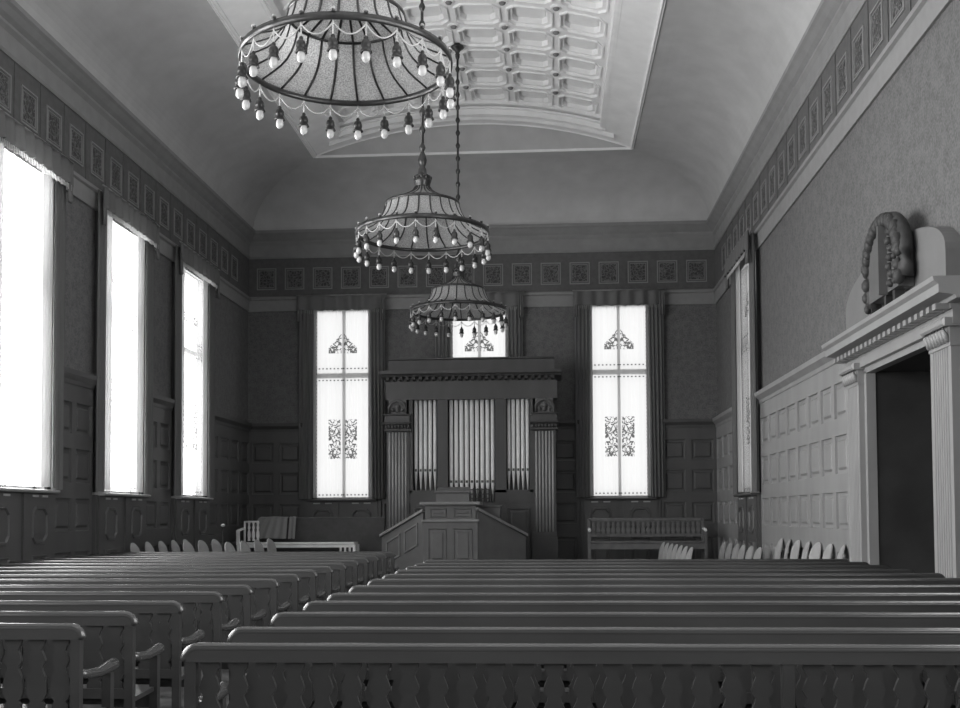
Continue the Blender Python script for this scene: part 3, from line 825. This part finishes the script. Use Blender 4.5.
# ------------------------------------------------------------------ pulpit
t = thing('pulpit', 'dark panelled pulpit with sloping side wings in front of the organ', 'pulpit', (-2.06, 21.85, 0))
def px(x): return x+2.06
m = MB(); m.box(px(-2.60), px(-1.50), 0, .9, 0, 1.38); m.box(px(-2.56), px(-1.54), .03, .9, 1.38, 1.72); m.build('front_box', 'pulpit_wood', t)
m = MB(); m.box(px(-1.5), px(-1.08), .55, .9, 0, 1.66); m.bbox(px(-1.5), px(-1.04), .52, .9, 1.66, 1.70, .01); m.build('side_box', 'pulpit_wood', t)
m = MB(); m.bbox(px(-2.66), px(-1.44), -.06, .92, 1.70, 1.77, .02); m.bbox(px(-2.63), px(-1.47), -.04, .92, 1.36, 1.42, .015)
m.build('ledge', 'pulpit_trim', t)
for a, b, z0, z1 in ((-2.46, -2.12, 1.46, 1.64), (-1.98, -1.62, 1.46, 1.64), (-2.50, -2.12, .55, 1.24), (-1.99, -1.60, .55, 1.24)):
    m = MB(); panel(m, px(a), px(b), z0, z1, -.03 if z0 > 1.3 else 0., .02, .03); m.build('front_panel', 'pulpit_wood', t)
m = MB(); m.prism([(.15, 1.77), (.15, 1.98), (.55, 2.08), (.55, 1.77)], px(-2.35), px(-1.68), 'x'); m.bbox(px(-2.38), px(-1.65), .10, .16, 1.95, 2.0, .01)
m.build('reading_desk', 'pulpit_wood', t)
def wing(x0, y0, x1, y1, za, zb_, name):
    L = math.hypot(x1-x0, y1-y0); ang = math.atan2(y1-y0, x1-x0)
    o = bpy.data.objects.new(name, None)
    m = MB(); m.prism([(0, 0), (L, 0), (L, zb_), (0, za)], -.0, .06, 'y')
    sl = (zb_-za)/L
    w = m.build(name, 'pulpit_wood', t, (px(x0), y0-21.85, 0), ang)
    m = MB(); m.prism([(-.02, za+.0), (L+.03, zb_), (L+.03, zb_+.055), (-.02, za+.055)], -.05, .10, 'y'); m.build('handrail', 'pulpit_trim', w)
    m = MB()
    for a, b in ((.12*L, .46*L), (.56*L, .88*L)):
        for q in (0,):
            lo0, lo1 = za+sl*a-.62, za+sl*b-.62; hi0, hi1 = za+sl*a-.17, za+sl*b-.17
            t_ = .03
            for P in ([(a, lo0), (b, lo1), (b, lo1+t_), (a, lo0+t_)], [(a, hi0-t_), (b, hi1-t_), (b, hi1), (a, hi0)], [(a, lo0), (a+t_, lo0), (a+t_, hi0), (a, hi0)], [(b-t_, lo1), (b, lo1), (b, hi1), (b-t_, hi1)]):
                m.prism([(max(x, 0), max(z, .05)) for x, z in P], -.025, .0, 'y')
    if x0 < -3: m.build('wing_panel', 'pulpit_trim', w)
wing(-3.55, 22.6, -2.60, 21.87, 1.06, 1.58, 'stair_wing')
wing(-1.50, 21.87, -.56, 22.6, 1.60, 1.06, 'stair_wing')
m = MB()
for i in range(5): m.box(px(-3.4+.15*i), px(-.7-.15*i), .95+.0*i, 1.9, .18*i, .18*(i+1))
m.build('stair', 'dais_wood', t)

# ------------------------------------------------------------------ dais and risers
struct(MB().box(XL+.05, XR-.05, 23.70, YB-.14, .0, .45).build('floor_dais', 'dais_wood'))
struct(MB().box(XL+.08, -4.6, 17.6, 23.3, 0, .15).build('floor_riser', 'dais_wood'))
struct(MB().box(3.15, XR-.08, 14.32, 18.70, 0, .17).build('floor_riser', 'dais_wood'))

# ------------------------------------------------------------------ benches on the dais
def splat_poly(w, z0, z1):
    """sawn vase-shaped board outline"""
    prof = [(0, .80), (.08, .80), (.12, .55), (.17, .80), (.24, .98), (.34, 1.0), (.46, .86), (.55, .58), (.60, .50), (.64, .70), (.70, .84), (.78, .66), (.84, .48), (.90, .60), (.94, .80), (1., .80)]
    R_ = [(w*b/2, z0+(z1-z0)*a) for a, b in prof]
    return R_+[(-x, z) for x, z in reversed(R_)]
t = thing('bench', 'long slatted-back bench on the dais right of the organ', 'bench', (2.03, 24.2, .45), 0, None)
L = 1.24
m = MB()
m.bbox(-L, L, .0, .05, .90, .97, .01); m.box(-L, L, .01, .04, .56, .62)
m.build('back_frame', 'bench_wood', t)
me = MB().prism([(x, z) for x, z in splat_poly(.085, .62, .90)][::-1], .015, .035, 'y').mesh('splat', 'bench_wood')
for i in range(22):
    o = bpy.data.objects.new('splat', me); COL.objects.link(o); o.parent = t; o.location = (-L+.10+(2*L-.2)*i/21, 0, 0)
MB().bbox(-L, L, -.46, .02, .42, .47, .015).build('seat', 'bench_wood', t)
for s in (-1, 1):
    MB().box(s*L-.03, s*L+.03, 0, .05, 0, .95).build('leg', 'bench_wood', t)
    MB().box(s*L-.03, s*L+.03, -.46, -.40, 0, .68).build('leg', 'bench_wood', t)
    MB().tube([(s*L, .03, .74), (s*L, -.15, .73), (s*L, -.36, .72), (s*L, -.48, .70)], [.025, .03, .034, .03], 8).build('arm', 'bench_light', t)
MB().box(-L+.03, L-.03, -.45, -.42, .30, .42).build('seat_rail', 'bench_wood', t)
t = thing('bench', 'pale low bench before the dark screen left of the organ', 'bench', (-5.62, 24.15, .45))
L = 1.29
MB().bbox(-L, L, -.46, .02, .42, .47, .015).build('seat', 'bench_light', t)
MB().box(-L+.03, L-.03, -.45, -.42, .36, .42).build('seat_rail', 'bench_light', t)
for s in (-1, 1):
    for y in (0, -.42):
        MB().box(s*L-.03, s*L+.03, y-.03, y+.03, 0, .42).build('leg', 'bench_light', t)
for dx in (.0, .10, .20): MB().box(L-.12-dx, L-.08-dx, -.46, -.42, 0, .40).build('leg', 'bench_light', t)
m = MB(); m.tube([(-L, .0, .93), (-L+.34, .0, .93)], .022, 6); m.tube([(-L+.02, .0, .44), (-L+.02, .0, .93)], .025, 6)
for k in range(3): m.prism([(x-L+.12+.10*k, z) for x, z in splat_poly(.07, .50, .92)][::-1], -.01, .012, 'y')
m.build('end_back', 'bench_light', t)
m = MB(); m.box(-L-.04, -L+.03, -.46, -.40, .42, .74); m.tube([(-L, .0, .78), (-L, -.2, .76), (-L, -.46, .73)], .03, 8); m.build('arm', 'bench_light', t)
o = MB().box(-6.58, -3.78, 24.45, 24.51, .45, 1.45)
o.cur = 1; o.bbox(-6.60, -3.76, 24.43, 24.53, 1.45, 1.475, .008)
o = o.build('screen', ['dais_wood', 'bench_wood']); tag(o, 'low dark panelled screen behind the pale bench', 'screen')
def throw(x0, x1, slope, label, seed):
    mb = MB(); n = 26; rows = [(24.56, 1.20), (24.55, 1.482), (24.48, 1.492), (24.40, 1.482)]+[(24.385-.022*k, 1.46-.076*k) for k in range(7)]
    vs = []
    for j, (y, z) in enumerate(rows):
        for i in range(n+1):
            s = i/n; d = max(0, j-3)/7
            x = x0+(x1-x0)*s-slope*d*(1-s)
            vs.append((x, y-.022*sin(s*(x1-x0)*46+seed)*(.3+d), z-.006*sin(s*9)))
    N = len(vs); vs += [(x, y+.012, z-.008) for x, y, z in vs]
    fs = []
    for j in range(len(rows)-1):
        for i in range(n):
            a = j*(n+1)+i; fs.append((a, a+1, a+n+2, a+n+1)); fs.append((N+a, N+a+n+1, N+a+n+2, N+a+1))
    mb.quadmesh(vs, fs, True)
    tag(mb.build('throw_cloth', 'throw_cloth'), label, 'cloth')
throw(-6.60, -5.98, .26, 'wide grey cloth draped over the dark screen', 1)
throw(-5.93, -5.78, 0., 'narrow grey cloth hung beside the wide one on the screen', 2.5)
# reading stand left of the bench
t = thing('music_stand', 'thin pale-knobbed stand left of the draped screen', 'stand', (-6.70, 21.9, .15))
MB().tube([(0, 0, .02), (0, 0, 1.12)], .012, 8).build('pole', 'chair_metal', t)
MB().ball((0, 0, 1.17), .045, 10, 8, sz=.7).build('knob', 'bench_light', t)
m = MB()
for k in range(3): m.tube([(0, 0, .12), (.22*cos(k*2.09), .22*sin(k*2.09), .01)], .010, 6)
m.tube([(-.30, 0, .98), (.02, 0, 1.0)], .008, 6)
m.build('foot', 'chair_metal', t)

# ------------------------------------------------------------------ chairs with round plywood backs
def make_chair(label):
    t = thing('chair', label, 'chair', (0, 0, 0), 0, 'round-backed plywood chairs')
    # faces +Y : back at -Y
    n = 10; pts = []
    outline = [(-.19, .50), (.19, .50)]+[(.20*cos(PI*k/12), .72+.20*sin(PI*k/12)) for k in range(13)]
    mb = MB(); v = []
    for x, z in outline: v.append((x, -.22+.9*x*x-(z-.5)*.16, z))
    v += [(x, y+.014, z) for x, y, z in v]; k = len(outline)
    mb.quadmesh(v, [tuple(range(k-1, -1, -1)), tuple(range(k, 2*k))]+[(i, (i+1) % k, k+(i+1) % k, k+i) for i in range(k)])
    mb.build('backrest', 'plywood', t)
    MB().prism([(-.20, -.20), (.20, -.20), (.22, .16), (.17, .22), (-.17, .22), (-.22, .16)], .43, .455, 'z').build('seat', 'plywood', t)
    for s in (-1, 1):
        MB().tube([(s*.18, .17, .43), (s*.20, .20, 0.01)], .013, 6).build('leg', 'chair_metal', t)
        MB().tube([(s*.165, -.235, .70), (s*.17, -.20, .45), (s*.19, -.25, 0.01)], .013, 6).build('leg', 'chair_metal', t)
    return t
spots = []
for i, y in enumerate([14.55, 15.2, 15.85, 16.5, 17.15, 17.8, 18.4]): spots.append((3.50, y, .17, PI/2+.25*((i*37) % 5-2)*.25, 'wall-side chair by the right wainscot, %s in its line from the doorway' % ORD[i]))
for i, y in enumerate([19.3, 20.1, 20.9, 21.6, 22.4, 23.2]): spots.append((3.32, y, 0, PI/2+.1, 'chair under the right-wall window, %s in its line from the wainscot' % ORD[i]))
for i, (x, y) in enumerate([(2.17-.02*q, 19.5+.61*q) for q in range(7)]): spots.append((x, y, 0, PI/2+.08, 'chair before the right-hand slatted bench, %s of its line from the pews' % ORD[i]))
for i, y in enumerate([17.85, 18.5, 19.15, 19.8, 20.45]): spots.append((-6.72, y, .15, -PI/2, 'chair along the left wall, %s of its line from the pews' % ORD[i]))
for i, (x, y) in enumerate([(-6.15, 18.8), (-6.15, 19.6), (-6.15, 20.4)]): spots.append((x, y, .15, -PI/2-.15, 'chair in the second line from the left wall, %s from the pews' % ORD[i]))
for i, (x, y) in enumerate([(-5.2, 18.1), (-5.2, 19.0), (-5.2, 19.9), (-5.2, 20.8)]): spots.append((x, y, .15, -PI/2-.15, 'chair in the third line from the left wall, %s from the pews' % ORD[i]))
c0 = make_chair(spots[0][4])
for i, (x, y, z, r, lb) in enumerate(spots):
    if i == 0: c0.location = (x, y, z); c0.rotation_euler = (0, 0, r)
    else: copy_tree(c0, (x, y, z), r, lb)

# ------------------------------------------------------------------ pews
SPL = MB().prism([(x, z) for x, z in splat_poly(.108, .50, .865)][::-1], .012, .034, 'y').mesh('splat', 'pew_wood')
def pew(x0, x1, y, label, detail, grp):
    cx = (x0+x1)/2; L = (x1-x0)/2
    t = thing('pew', label, 'pew', (cx, y, 0), 0, grp)
    # top rail with rounded ends
    r = .055; pts = []
    for k in range(7): a = PI-PI/2*k/6; pts.append((-L+r+r*cos(a), .935-r+r*sin(a)))
    for k in range(7): a = PI/2-PI/2*k/6; pts.append((L-r+r*cos(a), .935-r+r*sin(a)))
    pts += [(L, .865), (-L, .865)]
    m = MB(); m.prism(pts[::-1], -.002, .045, 'y')
    m.build('top_rail', 'pew_rail', t)
    m = MB(); m.tube([(x, .0215, z-.012) for x, z in pts[:-2]], .026, 10); m.build('capping', 'pew_rail', t)
    MB().box(-L+.05, L-.05, .002, .043, .44, .50).build('lower_rail', 'pew_wood', t)
    # splats in two bays either side of a middle post
    n = int((L-.09)/.125); per = (L-.09)/n; xs = []
    for s in (-1, 1):
        for i in range(n): xs.append(s*(.045+per*(i+.5)))
    if detail:
        for x in xs:
            o = bpy.data.objects.new('splat', SPL); COL.objects.link(o); o.parent = t; o.location = (x, 0, 0)
    else:
        m = MB()
        for x in xs: m.prism([(x+px_, z) for px_, z in splat_poly(.108, .50, .865)][::-1], .012, .034, 'y')
        m.build('splat_row', 'pew_wood', t)
    for x in (-L+.025, 0, L-.025):
        MB().box(x-.025, x+.025, .0, .045, 0, .866).build('back_post', 'pew_wood', t)
    MB().prism([(.04, .41), (.46, .425), (.48, .44), (.47, .452), (.04, .437)], -L+.02, L-.02, 'x').build('seat', 'pew_wood', t)
    MB().box(-L+.02, L-.02, .42, .44, .32, .425).build('seat_rail', 'pew_wood', t)
    for s in (-1, 1):
        x = s*(L-.025)
        MB().box(x-.025, x+.025, .40, .45, 0, .64).build('leg', 'pew_wood', t)
        m = MB(); m.tube([(x, .04, .68), (x, .16, .665), (x, .30, .655), (x, .42, .665), (x, .50, .672), (x, .535, .655)], [.022, .026, .028, .034, .036, .022], 10)
        m.build('arm', 'pew_rail', t)
    return t
RY = [4.71, 5.40, 6.24, 7.06, 7.80, 8.65, 9.52, 10.33, 11.17, 11.93, 12.72, 13.55]
LY = [5.55, 6.27, 7.07, 7.95, 8.74, 9.6, 10.4, 11.2, 12.0, 12.8, 13.6, 14.4, 15.2, 16.0, 16.8]
for i, y in enumerate(RY):
    lb = 'long slatted pew right of the aisle, nearest the camera' if i == 0 else 'long slatted pew right of the aisle, %s row from the camera' % ORD[i]
    pew(-1.61, 3.58, y, lb, i < 4, 'pews right of the aisle')
for i, y in enumerate(LY):
    lb = 'slatted pew left of the aisle, %s row from the camera' % ORD[i] if i else 'slatted pew left of the aisle, nearest the camera'
    pew(-6.95, -2.45, y, lb, i < 4, 'pews left of the aisle')

# ------------------------------------------------------------------ world, camera, view
w = bpy.data.worlds.new('world'); scene.world = w; w.use_nodes = True
w.node_tree.nodes['Background'].inputs[0].default_value = (.8, .8, .8, 1); w.node_tree.nodes['Background'].inputs[1].default_value = .3
cam = bpy.data.cameras.new('camera'); co = bpy.data.objects.new('camera', cam); COL.objects.link(co)
cam.sensor_width = 36; cam.lens = 1093.98/960*36; cam.shift_y = (469.49-354)/960; cam.clip_end = 200
co.matrix_world = Matrix.Translation((0, 0, 1.5)) @ Matrix.Rotation(.0661, 4, 'Z') @ Matrix.Rotation(PI/2+.0417, 4, 'X') @ Matrix.Rotation(-.0051, 4, 'Z')
scene.camera = co
vs = scene.view_settings
vs.view_transform = 'Standard'; vs.look = 'None'; vs.gamma = 1; vs.use_curve_mapping = False; vs.exposure = .3
cy = scene.cycles
cy.use_denoising = True; cy.max_bounces = 8; cy.diffuse_bounces = 5; cy.glossy_bounces = 4; cy.transparent_max_bounces = 12
cy.sample_clamp_indirect = 4; cy.caustics_reflective = False; cy.caustics_refractive = False
